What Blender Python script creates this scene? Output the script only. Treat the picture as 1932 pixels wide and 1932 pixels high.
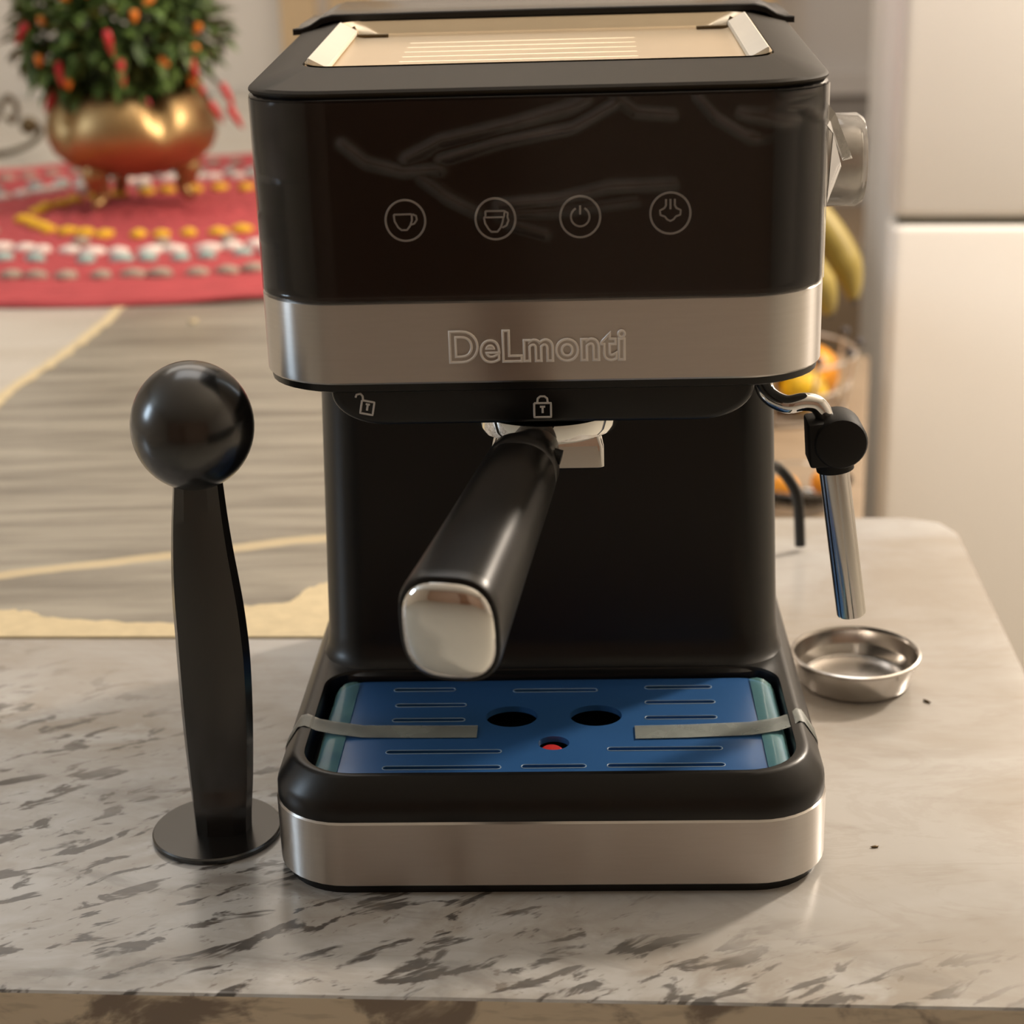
import bpy, bmesh, math, random
from math import sin, cos, pi, radians, sqrt, atan2
from mathutils import Vector, Matrix
random.seed(7)
for o in list(bpy.data.objects): bpy.data.objects.remove(o)
SC = bpy.context.scene
COL = SC.collection

# ---------------------------------------------------------------- camera, light, exposure
cd = bpy.data.cameras.new('camera'); cam = bpy.data.objects.new('camera', cd); COL.objects.link(cam)
cd.sensor_width = 36.0; cd.lens = 3300/1932*36.0; cd.clip_start = .02
P, A = radians(19.9), radians(1.7)
fw = Vector((0, cos(P), -sin(P))); r0 = Vector((1, 0, 0)); u0 = Vector((0, sin(P), cos(P)))
rt = cos(A)*r0 - sin(A)*u0; up = sin(A)*r0 + cos(A)*u0
cam.matrix_world = Matrix(((rt.x, up.x, -fw.x, 0), (rt.y, up.y, -fw.y, 0), (rt.z, up.z, -fw.z, .367), (0, 0, 0, 1)))
cd.dof.use_dof = True; cd.dof.focus_distance = .67; cd.dof.aperture_fstop = 10.0
SC.camera = cam
SC.view_settings.view_transform = 'Standard'; SC.view_settings.look = 'None'
SC.view_settings.gamma = 1.0; SC.view_settings.use_curve_mapping = False
SC.view_settings.exposure = 0.0

w = bpy.data.worlds.new('World'); SC.world = w; w.use_nodes = True
w.node_tree.nodes['Background'].inputs[0].default_value = (.75, .88, 1.0, 1)
w.node_tree.nodes['Background'].inputs[1].default_value = .6

def light(name, kind, loc, energy, color, **kw):
    d = bpy.data.lights.new(name, kind); d.energy = energy; d.color = color
    for k, v in kw.items(): setattr(d, k, v)
    o = bpy.data.objects.new(name, d); COL.objects.link(o); o.location = loc
    return o
LAMP = Vector((1.22, 1.50, .95))
light('key_bulb', 'POINT', LAMP, 106, (1.0, .865, .72), shadow_soft_size=.075)
o = light('ceiling_fill', 'AREA', (-.1, 1.40, 1.70), 6.2, (.98, .99, 1.0), shape='RECTANGLE', size=1.2, size_y=.7)  # added fill standing in for ambient bounce off the ceiling
light('rear_ceiling_fill', 'AREA', (-.5, 2.55, 1.70), 11, (1.0, .93, .84), shape='RECTANGLE', size=1.6, size_y=1.0)  # added fill to brighten the back wall and the plant
o = light('window_daylight', 'AREA', (-3.04, .55, 1.10), 20, (.68, .84, 1.0), shape='RECTANGLE', size=.85, size_y=.55)
o.rotation_euler = (0, radians(-90), 0)

# ---------------------------------------------------------------- material helpers
class NT:
    def __init__(s, name):
        s.m = bpy.data.materials.new(name); s.m.use_nodes = True
        s.t = s.m.node_tree; s.b = s.t.nodes['Principled BSDF']; s.out = s.t.nodes['Material Output']
    def n(s, typ, **kw):
        x = s.t.nodes.new(typ)
        for k, v in kw.items():
            if k.startswith('i_'): x.inputs[k[2:]].default_value = v
            else: setattr(x, k, v)
        return x
    def l(s, a, b): s.t.links.new(a, b)
    def put(s, inp, v):
        if hasattr(v, 'is_linked') or isinstance(v, bpy.types.NodeSocket): s.l(v, inp)
        else: inp.default_value = v
    def math(s, op, a, b=0.0, c=None, clamp=False):
        x = s.n('ShaderNodeMath', operation=op, use_clamp=clamp); s.put(x.inputs[0], a); s.put(x.inputs[1], b)
        if c is not None: s.put(x.inputs[2], c)
        return x.outputs[0]
    def mix(s, f, a, b):
        x = s.n('ShaderNodeMix', data_type='RGBA'); s.put(x.inputs[0], f)
        for i, v in ((6, a), (7, b)): s.put(x.inputs[i], v if not isinstance(v, tuple) or len(v) == 4 else (*v, 1))
        return x.outputs[2]
    def coord(s, scale=(1, 1, 1), rot=(0, 0, 0), kind='Object'):
        tc = s.n('ShaderNodeTexCoord'); m0 = s.n('ShaderNodeMapping'); mp = s.n('ShaderNodeMapping')
        m0.inputs['Rotation'].default_value = rot; s.l(tc.outputs[kind], m0.inputs['Vector'])
        mp.inputs['Scale'].default_value = scale
        s.l(m0.outputs[0], mp.inputs['Vector']); return mp.outputs[0]
    def noise(s, vec, scale=5, detail=4, rough=.55, dist=0):
        x = s.n('ShaderNodeTexNoise'); s.l(vec, x.inputs['Vector'])
        x.inputs['Scale'].default_value = scale; x.inputs['Detail'].default_value = detail
        x.inputs['Roughness'].default_value = rough; x.inputs['Distortion'].default_value = dist
        return x.outputs[0]
    def ss(s, v, a, b):
        x = s.n('ShaderNodeMapRange', interpolation_type='SMOOTHSTEP'); s.put(x.inputs[0], v)
        x.inputs[1].default_value = a; x.inputs[2].default_value = b; return x.outputs[0]
    def bump(s, h, strength=.3, dist=.001):
        x = s.n('ShaderNodeBump'); s.l(h, x.inputs['Height']); x.inputs['Strength'].default_value = strength
        x.inputs['Distance'].default_value = dist; s.l(x.outputs[0], s.b.inputs['Normal'])

def pbr(name, col, rough=.5, metal=0., var=.06, vscale=40, bump=0, bscale=400, spec=.5, coat=0, aniso=0, stretch=(1, 1, 1)):
    t = NT(name); b = t.b
    v = t.coord(stretch)
    nz = t.noise(v, vscale, 3)
    lo = tuple(c*(1-var) for c in col); hi = tuple(min(1, c*(1+var)) for c in col)
    t.l(t.mix(nz, lo, hi), b.inputs['Base Color'])
    b.inputs['Roughness'].default_value = rough; b.inputs['Metallic'].default_value = metal
    b.inputs['Specular IOR Level'].default_value = spec; b.inputs['Coat Weight'].default_value = coat
    b.inputs['Anisotropic'].default_value = aniso
    if bump: t.bump(t.noise(v, bscale, 2), bump, .08/bscale)
    return t.m

M = {}
M['black'] = pbr('black_plastic', (.0055, .0050, .0046), .34, spec=.42, bump=.25, bscale=1800)
M['black_satin'] = pbr('satin_black_plastic', (.0055, .0050, .0046), .23, spec=1.0, bump=.12, bscale=1800)
M['black_soft'] = pbr('soft_black_rubber', (.008, .0075, .007), .6, spec=.3, bump=.2, bscale=900)
M['black_gloss'] = pbr('gloss_black_panel', (.005, .0042, .0042), .12, spec=.4)
M['lid'] = pbr('lid_plastic', (.022, .0165, .010), .5, spec=.16, bump=.2, bscale=1500)
M['lid_gloss'] = pbr('glossy_tank_lid', (.03, .028, .025), .2)
M['dark'] = pbr('dark_recess', (.01, .01, .01), .6)
M['steel'] = pbr('brushed_steel', (.60, .565, .53), .24, 1.0, .05, 60, bump=.08, bscale=250, stretch=(1, 1, 14))
def brushed():
    t = NT('brushed_steel'); b = t.b
    t.l(t.mix(t.noise(t.coord((1, 1, 14)), 60, 3), (.575, .545, .515), (.63, .60, .57)), b.inputs['Base Color'])
    b.inputs['Metallic'].default_value = 1; b.inputs['Roughness'].default_value = .33; b.inputs['Anisotropic'].default_value = .95
    b.inputs['Anisotropic Rotation'].default_value = .25
    tg = t.n('ShaderNodeTangent', direction_type='RADIAL', axis='Z'); t.l(tg.outputs[0], b.inputs['Tangent'])
    return t.m
M['steel'] = brushed()
M['steel_plate'] = pbr('warming_steel', (.70, .585, .43), .33, 1.0, .04, 30)
M['chrome'] = pbr('polished_chrome', (.80, .79, .77), .05, 1.0, .02)
M['nozzle'] = pbr('satin_chrome', (.68, .65, .62), .2, 1.0, .03)
M['basket'] = pbr('pressed_steel', (.62, .59, .56), .2, 1.0, .06, 90)
M['icon'] = pbr('icon_print', (.62, .60, .58), .6)
M['edge_glint'] = pbr('letter_edge_highlight', (.88, .83, .78), .42, .25, .03)
M['red'] = pbr('red_float', (.55, .03, .03), .4)
M['fridge'] = pbr('fridge_enamel', (.90, .865, .82), .35, var=.02, vscale=6)
M['gap'] = pbr('fridge_gasket', (.20, .19, .15), .6)
M['brass'] = pbr('aged_brass', (.42, .275, .125), .42, 1.0, .35, 14)
M['brass_dark'] = pbr('dark_brass', (.13, .09, .045), .4, .8, .3, 30)
M['soil'] = pbr('potting_soil', (.03, .02, .012), .9, var=.5, bump=.8, bscale=150)
M['leaf'] = pbr('chili_leaf', (.13, .21, .05), .45, var=.5, vscale=14)
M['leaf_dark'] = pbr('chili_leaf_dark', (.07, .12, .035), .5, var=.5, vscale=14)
M['stem'] = pbr('chili_stem', (.07, .10, .03), .6)
M['chili'] = pbr('red_chili', (.55, .03, .035), .3, var=.2)
M['chili_o'] = pbr('orange_chili', (.75, .22, .02), .3, var=.2)
M['petal'] = pbr('dry_pink_leaf', (.42, .06, .09), .5, var=.3)
M['wool_red'] = pbr('red_yarn', (.43, .062, .068), .9, var=.25, vscale=22, bump=.8, bscale=500)
M['wool_yellow'] = pbr('yellow_yarn', (.78, .46, .03), .9, var=.15, bump=.6)
M['wool_white'] = pbr('white_yarn', (.80, .68, .62), .9, var=.1, bump=.6)
M['wool_teal'] = pbr('teal_yarn', (.34, .47, .44), .9, var=.2, bump=.6)
M['wool_olive'] = pbr('grey_olive_yarn', (.36, .29, .23), .9, var=.2, bump=.6)
M['wood'] = pbr('table_wood', (.27, .20, .135), .5, var=.25, vscale=9, stretch=(1, 6, 1))
M['door'] = pbr('brown_door', (.24, .12, .065), .45, var=.25, vscale=6, stretch=(8, 8, 1))
M['doortan'] = pbr('tan_door_frame', (.60, .44, .26), .5, var=.1, vscale=5, stretch=(6, 6, 1))
M['wall'] = pbr('cream_wall_paint', (.74, .69, .62), .7, var=.03, vscale=2)
M['wallgrey'] = pbr('grey_wall_tile', (.50, .475, .46), .35, var=.05, vscale=4)
M['wallbrown'] = pbr('brown_wall_panel', (.43, .29, .215), .5, var=.15, vscale=3, stretch=(6, 6, 1))
M['ceil'] = pbr('ceiling_paint', (.78, .75, .69), .8, var=.02, vscale=2)
M['floor'] = pbr('floor_tile', (.55, .53, .47), .35, var=.03, vscale=3)
M['tilebase'] = pbr('grout', (.30, .28, .25), .8)
M['band'] = pbr('dark_tile_trim', (.30, .28, .265), .4)
M['wood_cab'] = pbr('cabinet_laminate', (.62, .57, .50), .5, var=.04)
M['filler'] = pbr('yellow_joint_filler', (.60, .49, .30), .6, var=.22, vscale=90, bump=.5, bscale=200)
M['lemon'] = pbr('lemon_skin', (.80, .50, .02), .4, var=.12, bump=.4, bscale=300)
M['orange'] = pbr('orange_skin', (.80, .32, .02), .4, var=.12, bump=.5, bscale=400)
M['banana'] = pbr('banana_skin', (.33, .25, .06), .5, var=.25, vscale=30)
M['wire'] = pbr('pale_wire', (.62, .56, .50), .3, .6)
M['finial'] = pbr('dark_finial', (.05, .045, .05), .4)
M['white'] = pbr('white_plastic', (.78, .72, .62), .4)
M['curtain'] = pbr('pale_curtain', (.70, .64, .57), .8, var=.05, vscale=3)
M['glow'] = pbr('lamp_glass', (.9, .9, .85), .4)
_t = NT('lamp_emitter'); _t.b.inputs['Emission Color'].default_value = (1, .86, .68, 1); _t.b.inputs['Emission Strength'].default_value = 4; M['emit'] = _t.m

def clear_film(name, haze=.04, tint=(.9, .88, .85), ior=1.5, rough=.12, gl=1.0, even=False, attr=None):
    t = NT(name); t.t.nodes.remove(t.b)
    tr = t.n('ShaderNodeBsdfTransparent'); gs = t.n('ShaderNodeBsdfGlossy'); df = t.n('ShaderNodeBsdfDiffuse')
    gs.inputs['Roughness'].default_value = rough; df.inputs['Color'].default_value = (*tint, 1)
    fr = t.n('ShaderNodeFresnel'); fr.inputs['IOR'].default_value = ior
    hz = t.ss(t.noise(t.coord(), 60, 3), *((-.6, 1.6) if even else (.35, .75)))
    if attr:
        an = t.n('ShaderNodeAttribute', attribute_name=attr); hz = t.math('ADD', t.math('MULTIPLY', an.outputs['Fac'], t.math('MULTIPLY_ADD', hz, .5, .5)), .03)
    m1 = t.n('ShaderNodeMixShader'); t.l(t.math('MULTIPLY', hz, haze*2), m1.inputs[0]); t.l(tr.outputs[0], m1.inputs[1]); t.l(df.outputs[0], m1.inputs[2])
    m2 = t.n('ShaderNodeMixShader'); t.l(t.math('MULTIPLY', fr.outputs[0], gl), m2.inputs[0]); t.l(m1.outputs[0], m2.inputs[1]); t.l(gs.outputs[0], m2.inputs[2])
    t.l(m2.outputs[0], t.out.inputs['Surface']); return t.m
M['film'] = clear_film('clear_protective_film', .062, (.64, .55, .52), gl=.8, rough=.14, attr='crease')
M['flap'] = clear_film('loose_film', .36, (.85, .80, .74), rough=.1, even=True)
M['tape'] = clear_film('clear_tape', .34, (.62, .68, .64), rough=.25, even=True)
M['lifted_sheen'] = clear_film('teal_film_sheen', .30, (.30, .66, .68), rough=.2, even=True)  # teal stands for light reflected on the bent tray ends
M['rimlight'] = pbr('slot_edge_highlight', (.20, .30, .42), .5)
M['glass'] = clear_film('clear_glass', .02, rough=.02)

def blue_film():
    t = NT('blue_filmed_metal'); b = t.b
    nz = t.noise(t.coord(), 35, 3)
    t.l(t.mix(nz, (.026, .105, .285), (.033, .125, .34)), b.inputs['Base Color'])
    b.inputs['Metallic'].default_value = .15; b.inputs['Roughness'].default_value = .36
    b.inputs['Coat Weight'].default_value = .3; b.inputs['Coat Roughness'].default_value = .2
    return t.m
M['blue'] = blue_film()
M['teal'] = pbr('teal_film_sheen', (.13, .40, .46), .3, .3, .15, 60)

def granite(name, mode):
    t = NT(name); b = t.b
    tc = t.n('ShaderNodeTexCoord'); sep = t.n('ShaderNodeSeparateXYZ'); t.l(tc.outputs['Object'], sep.inputs[0])
    X, Y, Z = sep.outputs
    big = t.noise(t.coord((1, 1.6, 1), (0, 0, .2)), 5.5, 5, .6, .6)
    if mode == 'front':
        base = t.mix(t.ss(big, .35, .68), (.47, .455, .435), (.35, .31, .262))
        cloud = t.noise(t.coord((14, 40, 14), (0, 0, .1)), 1, 4, .6, .5)
        base = t.mix(t.math('MULTIPLY', t.ss(cloud, .55, .75), .35), base, (.27, .235, .195))
        m = t.math('ADD', t.math('MULTIPLY', t.math('SUBTRACT', .625, Y), 6.0), t.math('MULTIPLY', t.math('SUBTRACT', .035, X), 4.2))
        m = t.math('ADD', m, t.math('MULTIPLY', t.math('SUBTRACT', big, .5), 2.2))
        mask = t.ss(m, -.1, .8)
        white = t.noise(t.coord((20, 34, 20), (0, 0, -.4)), 1, 5, .6, .4)
        base = t.mix(t.math('MULTIPLY', mask, t.ss(white, .42, .62)), base, (.53, .525, .515))
        fl = t.noise(t.coord((40, 112, 60), (0, 0, -.42)), 1, 4, .58, .5)
        dk = t.math('MULTIPLY', t.ss(fl, .535, .61), mask)
        base = t.mix(t.math('MULTIPLY', dk, .94), base, (.070, .062, .056))
        fl3 = t.noise(t.coord((15, 34, 30), (0, 0, .35)), 1, 5, .6, .6)
        base = t.mix(t.math('MULTIPLY', t.math('MULTIPLY', t.ss(fl3, .52, .68), mask), .55), base, (.20, .185, .17))
        fl2 = t.noise(t.coord((95, 210, 90), (0, 0, -.6)), 1, 3, .6, .2)
        base = t.mix(t.math('MULTIPLY', t.math('MULTIPLY', t.ss(fl2, .62, .70), mask), .6), base, (.16, .13, .105))
        vn = t.noise(t.coord((7, 22, 9), (0, 0, .12)), 1, 6, .65, 1.2)
        vv = t.math('ABSOLUTE', t.math('SUBTRACT', vn, .5))
        base = t.mix(t.math('MULTIPLY', t.math('SUBTRACT', 1.0, t.ss(vv, .0, .05)), .12), base, (.26, .20, .15))
    elif mode == 'grey':
        st = t.noise(t.coord((5, 60, 20), (0, 0, .02)), 1, 6, .62, .35)
        st2 = t.noise(t.coord((16, 240, 20), (0, 0, .0)), 1, 4, .6, .2)
        base = t.mix(t.ss(st, .34, .66), (.185, .165, .135), (.335, .305, .25))
        base = t.mix(t.math('MULTIPLY', t.ss(st2, .5, .75), .35), base, (.38, .35, .30))
        # pale yellow vein running across the slab
        wob = t.math('MULTIPLY', t.math('SUBTRACT', t.noise(t.coord((20, 20, 20)), 1, 3), .5), .010)
        lx = t.math('ADD', X, .2016)
        yl = t.math('ADD', t.math('MULTIPLY', lx, .255), .9575)
        d = t.math('ABSOLUTE', t.math('ADD', t.math('SUBTRACT', Y, yl), wob))
        base = t.mix(t.math('MULTIPLY', t.math('SUBTRACT', 1.0, t.ss(d, .004, .0085)), .75), base, (.62, .50, .30))
    else:
        st = t.noise(t.coord((4, 14, 10), (0, 0, .1)), 1, 5, .6, .4)
        base = t.mix(t.ss(st, .3, .7), (.54, .505, .45), (.46, .415, .35))
    t.l(base, b.inputs['Base Color'])
    b.inputs['Roughness'].default_value = .2 if mode == 'front' else .3
    b.inputs['Specular IOR Level'].default_value = .42
    return t.m
for k in ('front', 'grey', 'beige'): M['g_'+k] = granite(k+'_granite', k)
def edge_granite():
    t = NT('granite_edge')
    n1 = t.noise(t.coord((26, 26, 34)), 1, 5, .6, .5); n2 = t.noise(t.coord((60, 60, 320)), 1, 3)
    c = t.mix(t.ss(n1, .50, .62), (.68, .58, .44), (.24, .19, .15))
    c = t.mix(t.math('MULTIPLY', t.ss(n2, .5, .7), .3), c, (.24, .19, .13))
    t.l(c, t.b.inputs['Base Color']); t.b.inputs['Roughness'].default_value = .35; return t.m
M['g_edge'] = edge_granite()

# ---------------------------------------------------------------- mesh helpers
def obj(name, bm, mat, parent=None, smooth=35, label=None, kind=None, mats=None):
    me = bpy.data.meshes.new(name); bmesh.ops.recalc_face_normals(bm, faces=bm.faces); bm.to_mesh(me); bm.free()
    for mm in (mats or [mat]): me.materials.append(mm)
    if smooth:
        me.shade_smooth(); me.set_sharp_from_angle(angle=radians(smooth))
    o = bpy.data.objects.new(name, me); COL.objects.link(o)
    if parent: o.parent = parent
    if label: o['label'] = label
    if kind: o['kind'] = kind
    return o
def thing(name, label, cat, loc=(0, 0, 0), rz=0, group=None):
    o = bpy.data.objects.new(name, None); COL.objects.link(o); o.location = loc; o.rotation_euler = (0, 0, rz)
    o.empty_display_size = .02
    o['label'] = label; o['category'] = cat
    if group: o['group'] = group
    return o
def tag(o, label, cat, group=None):
    o['label'] = label; o['category'] = cat
    if group: o['group'] = group
    return o
def struct(name, bm, mat, smooth=0, **kw):
    return obj(name, bm, mat, None, smooth, kind='structure', **kw)
def rrect(hx, y0, y1, rf, z, rr=None, n=9, cx=0, zf=None):
    rr = rf if rr is None else rr; pts = []
    for (px, py, r, a0) in ((cx+hx-rf, y0+rf, rf, -90), (cx+hx-rr, y1-rr, rr, 0), (cx-hx+rr, y1-rr, rr, 90), (cx-hx+rf, y0+rf, rf, 180)):
        for i in range(n+1):
            a = radians(a0+90*i/n); pts.append(Vector((px+r*cos(a), py+r*sin(a), z)))
    if zf:
        for p in pts: p.z += zf(p.y)
    return pts
def loft(bm, secs, cap0=True, cap1=True, closed=True):
    rings = [[bm.verts.new(p) for p in s] for s in secs]; n = len(rings[0])
    for a, b in zip(rings, rings[1:]):
        for i in range(n if closed else n-1): bm.faces.new((a[i], a[(i+1) % n], b[(i+1) % n], b[i]))
    if cap0: bm.faces.new(rings[0][::-1])
    if cap1: bm.faces.new(rings[-1])
    return rings
def L(secs, **kw):
    bm = bmesh.new(); loft(bm, secs, **kw); return bm
def lathe(bm, prof, n=40, c=(0, 0, 0), ax='Z', rmod=None, cap=True):
    rings = []
    for r, h in prof:
        s = []
        for i in range(n):
            a = 2*pi*i/n; rr = r*(rmod(a, h) if rmod else 1)
            x, y = rr*cos(a), rr*sin(a)
            p = {'Z': (x, y, h), 'X': (h, x, y), 'Y': (x, h, y)}[ax]
            s.append(Vector(p)+Vector(c))
        rings.append(s)
    loft(bm, rings, cap, cap); return bm
def tube(bm, pts, r, n=10, closed=False, cap=True):
    pts = [Vector(p) for p in pts]; N = len(pts); secs = []; ref = None
    for i, p in enumerate(pts):
        if closed: d = pts[(i+1) % N]-pts[i-1]
        else: d = pts[min(i+1, N-1)]-pts[max(i-1, 0)]
        d.normalize()
        if ref is None: ref = d.orthogonal().normalized()
        u = (ref-d*ref.dot(d)).normalized(); v = d.cross(u); ref = u
        rad = r[i] if isinstance(r, (list, tuple)) else r
        secs.append([p+rad*(cos(2*pi*k/n)*u+sin(2*pi*k/n)*v) for k in range(n)])
    if closed:
        # seam: close with first ring, best matching offset
        s0 = secs[0]; best = min(range(n), key=lambda k: sum((s0[(j+k) % n]-secs[-1][j]).length for j in range(n)))
        secs.append([s0[(j+best) % n] for j in range(n)]); loft(bm, secs, False, False)
        bmesh.ops.remove_doubles(bm, verts=bm.verts, dist=1e-6)
    else: loft(bm, secs, cap, cap)
    return bm
def spline(pts, k=8):
    pts = [Vector(p) for p in pts]; out = []
    for i in range(len(pts)-1):
        p0 = pts[max(i-1, 0)]; p1 = pts[i]; p2 = pts[i+1]; p3 = pts[min(i+2, len(pts)-1)]
        for j in range(k):
            t = j/k
            out.append(.5*((2*p1)+(p2-p0)*t+(2*p0-5*p1+4*p2-p3)*t*t+(3*p1-p0-3*p2+p3)*t**3))
    return out+[pts[-1]]
def box(bm, x0, x1, y0, y1, z0, z1, bev=0):
    s = bmesh.ops.create_cube(bm, size=1)['verts']
    bmesh.ops.transform(bm, matrix=Matrix.Translation(((x0+x1)/2, (y0+y1)/2, (z0+z1)/2)) @ Matrix.Diagonal((x1-x0, y1-y0, z1-z0, 1)), verts=s)
    if bev:
        es = list({e for v in s for e in v.link_edges})
        bmesh.ops.bevel(bm, geom=es, offset=bev, segments=2, affect='EDGES', profile=.5)
    return bm
def B(*a, **k): return box(bmesh.new(), *a, **k)
def prism(poly, z0, z1, bev=0):
    bm = bmesh.new(); a = [bm.verts.new((*p, z0)) for p in poly]; b = [bm.verts.new((*p, z1)) for p in poly]
    n = len(poly)
    bm.faces.new(a[::-1]); bm.faces.new(b)
    for i in range(n): bm.faces.new((a[i], a[(i+1) % n], b[(i+1) % n], b[i]))
    bmesh.ops.recalc_face_normals(bm, faces=bm.faces)
    if bev: bmesh.ops.bevel(bm, geom=[e for e in bm.edges if abs(e.verts[0].co.z-z1) < 1e-6 and abs(e.verts[1].co.z-z1) < 1e-6], offset=bev, segments=3, affect='EDGES', profile=.5)
    return bm

# ---------------------------------------------------------------- room
ZF = -.90; ZC = 1.75
X0, X1, Y0, Y1 = -3.1, 3.3, -3.4, 3.4
def slab_room():
    struct('floor', B(X0, X1, Y0, Y1+.1, ZF-.05, ZF), M['floor'])
    struct('ceiling', B(X0, X1, Y0, Y1+.1, ZC, ZC+.05), M['ceil'])
    struct('wall_back', B(X0, .50, Y1, Y1+.1, ZF, ZC), M['wall'])
    struct('wall_back_tiled', B(.50, X1, Y1, Y1+.1, ZF, ZC), M['wallgrey'])
    struct('wall_right', B(X1, X1+.1, Y0, Y1+.1, ZF, ZC), M['wall'])
    struct('wall_front', B(X0, X1, Y0-.1, Y0, ZF, ZC), M['wallbrown'])
    # left wall with the window opening
    bm = bmesh.new(); y0, y1, z0, z1 = .23, .87, .62, 1.58
    box(bm, X0-.1, X0, Y0, y0, ZF, ZC); box(bm, X0-.1, X0, y1, Y1+.1, ZF, ZC)
    box(bm, X0-.1, X0, y0, y1, ZF, z0); box(bm, X0-.1, X0, y0, y1, z1, ZC)
    struct('wall_left', bm, M['wall'])
    wn = bpy.data.objects.new('window_1', None); COL.objects.link(wn); wn['kind'] = 'structure'; wn.location = (X0-.05, .55, 1.10)
    bm = bmesh.new()
    for a in ((-.32, -.28, -.48, .48), (.28, .32, -.48, .48), (-.28, .28, -.48, -.43), (-.28, .28, .43, .48)):
        box(bm, -.03, .03, a[0], a[1], a[2], a[3])
    obj('window_frame', bm, M['white'], wn, 0)
    # brown door in the wall behind the camera, seen only in the chrome
    dr = bpy.data.objects.new('door_1', None); COL.objects.link(dr); dr['kind'] = 'structure'; dr.location = (-.75, Y0, ZF)
    obj('door_leaf', B(-.38, .38, 0, .04, 0, 2.05), M['door'], dr, 0)
    bm = bmesh.new(); box(bm, -.45, -.38, 0, .06, 0, 2.12); box(bm, .38, .45, 0, .06, 0, 2.12); box(bm, -.38, .38, 0, .06, 2.05, 2.12)
    obj('door_frame', bm, M['door'], dr, 0)
    bm = bmesh.new(); tube(bm, [(.31, .04, .98), (.31, .085, .98), (.22, .085, .98)], .009); obj('door_handle', bm, M['chrome'], dr)
    # tan door frame on the back wall, left of the machine top
    d2 = bpy.data.objects.new('door_2', None); COL.objects.link(d2); d2['kind'] = 'structure'; d2.location = (0, 3.4, ZF)
    bm = bmesh.new(); box(bm, -.40, -.335, -.05, 0, 0, 2.3); box(bm, .45, .515, -.05, 0, 0, 2.3); box(bm, -.335, .45, -.05, 0, 2.22, 2.3)
    obj('door_frame', bm, M['doortan'], d2, 0)
    obj('door_leaf', B(-.335, .45, -.025, 0, 0, 2.22), M['curtain'], d2, 0)
    bm = bmesh.new(); box(bm, -.31, -.285, -.04, -.025, .2, 2.0); box(bm, -.285, -.235, -.035, -.025, .2, 2.0)
    obj('door_moulding', bm, M['doortan'], d2, 0)
    # dark and pale tile bands on the grey wall
    for i, (z0, z1, k, dp) in enumerate(((-.035, .005, 'wallgrey', .03), (-.075, -.038, 'band', .015), (-.105, -.080, 'wallgrey', .02), (-.145, -.118, 'band', .01))):
        struct('trim_%d' % (i+1), B(.515, X1, 3.4-dp, 3.4, z0, z1), M[k])
slab_room()

# pendant lamp, and housings for the two added fill lights
pl = thing('pendant_lamp', 'round bulb pendant lamp hanging right behind the refrigerator corner', 'lamp', LAMP)
bm = bmesh.new(); tube(bm, [(0, 0, .08), (0, 0, ZC-LAMP.z)], .004); obj('lamp_cord', bm, M['black'], pl)
bm = lathe(bmesh.new(), [(.012, .115), (.03, .11), (.03, .075), (.012, .07)], 20); obj('lamp_socket', bm, M['white'], pl)
t = thing('ceiling_fill_light', 'added flat rectangular ceiling fill light above the middle of the counter', 'lamp', (-.1, 1.40, ZC))  # fixture added to house the fill light
obj('fill_light_housing', B(-.62, .62, -.37, .37, -.035, 0, .008), M['white'], t)
t = thing('ceiling_fill_light', 'added flat rectangular ceiling fill light above the chili plant and the crochet mat', 'lamp', (-.5, 2.55, ZC))  # fixture added to house the rear fill light
obj('fill_light_housing', B(-.82, .82, -.52, .52, -.035, 0, .008), M['white'], t)

# ---------------------------------------------------------------- countertop
def yj(x): return .8238-.0728*x          # joint line between front slab and rear slab
ct = thing('countertop', 'speckled stone countertop with yellow filled joints under the coffee machine', 'countertop')
TH = -.045
front = [(-1.25, .6135), (.2225, .497), (.2462, .77), (.2610, .955), (.2545, .975), (.236, .985), (.02, 1.003), (.02, yj(.02)), (-1.25, yj(-1.25))]
o = obj('front_slab', prism(front, TH, 0, .0022), None, ct, 30, mats=[M['g_front'], M['g_edge']], label='white and brown speckled stone slab with dark flecks')
for p in o.data.polygons:
    if abs(p.normal.z) < .35: p.material_index = 1
grey = [(-.4055, yj(-.4055)+.0015), (.0185, yj(.0185)+.0015), (.0185, 1.56), (.19, 1.60), (.19, 2.0), (-.335, 2.0), (-.357, 1.62), (-.3645, 1.517), (-.373, 1.4315), (-.3835, 1.366), (-.392, 1.30)]
obj('rear_slab', prism(grey, TH, -.0004), M['g_grey'], ct, 0, label='grey streaked stone slab like wood grain')
beige = [(-1.25, yj(-1.25)+.0015), (-.4085, yj(-.4085)+.0015), (-.395, 1.30), (-.3865, 1.366), (-.376, 1.4315), (-.3675, 1.517), (-.360, 1.62), (-.338, 2.003), (.19, 2.003), (.19, 3.39), (-1.25, 3.39)]
obj('left_slab', prism(beige, TH, -.0002), M['g_beige'], ct, 0, label='plain pale beige stone slab')
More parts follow.
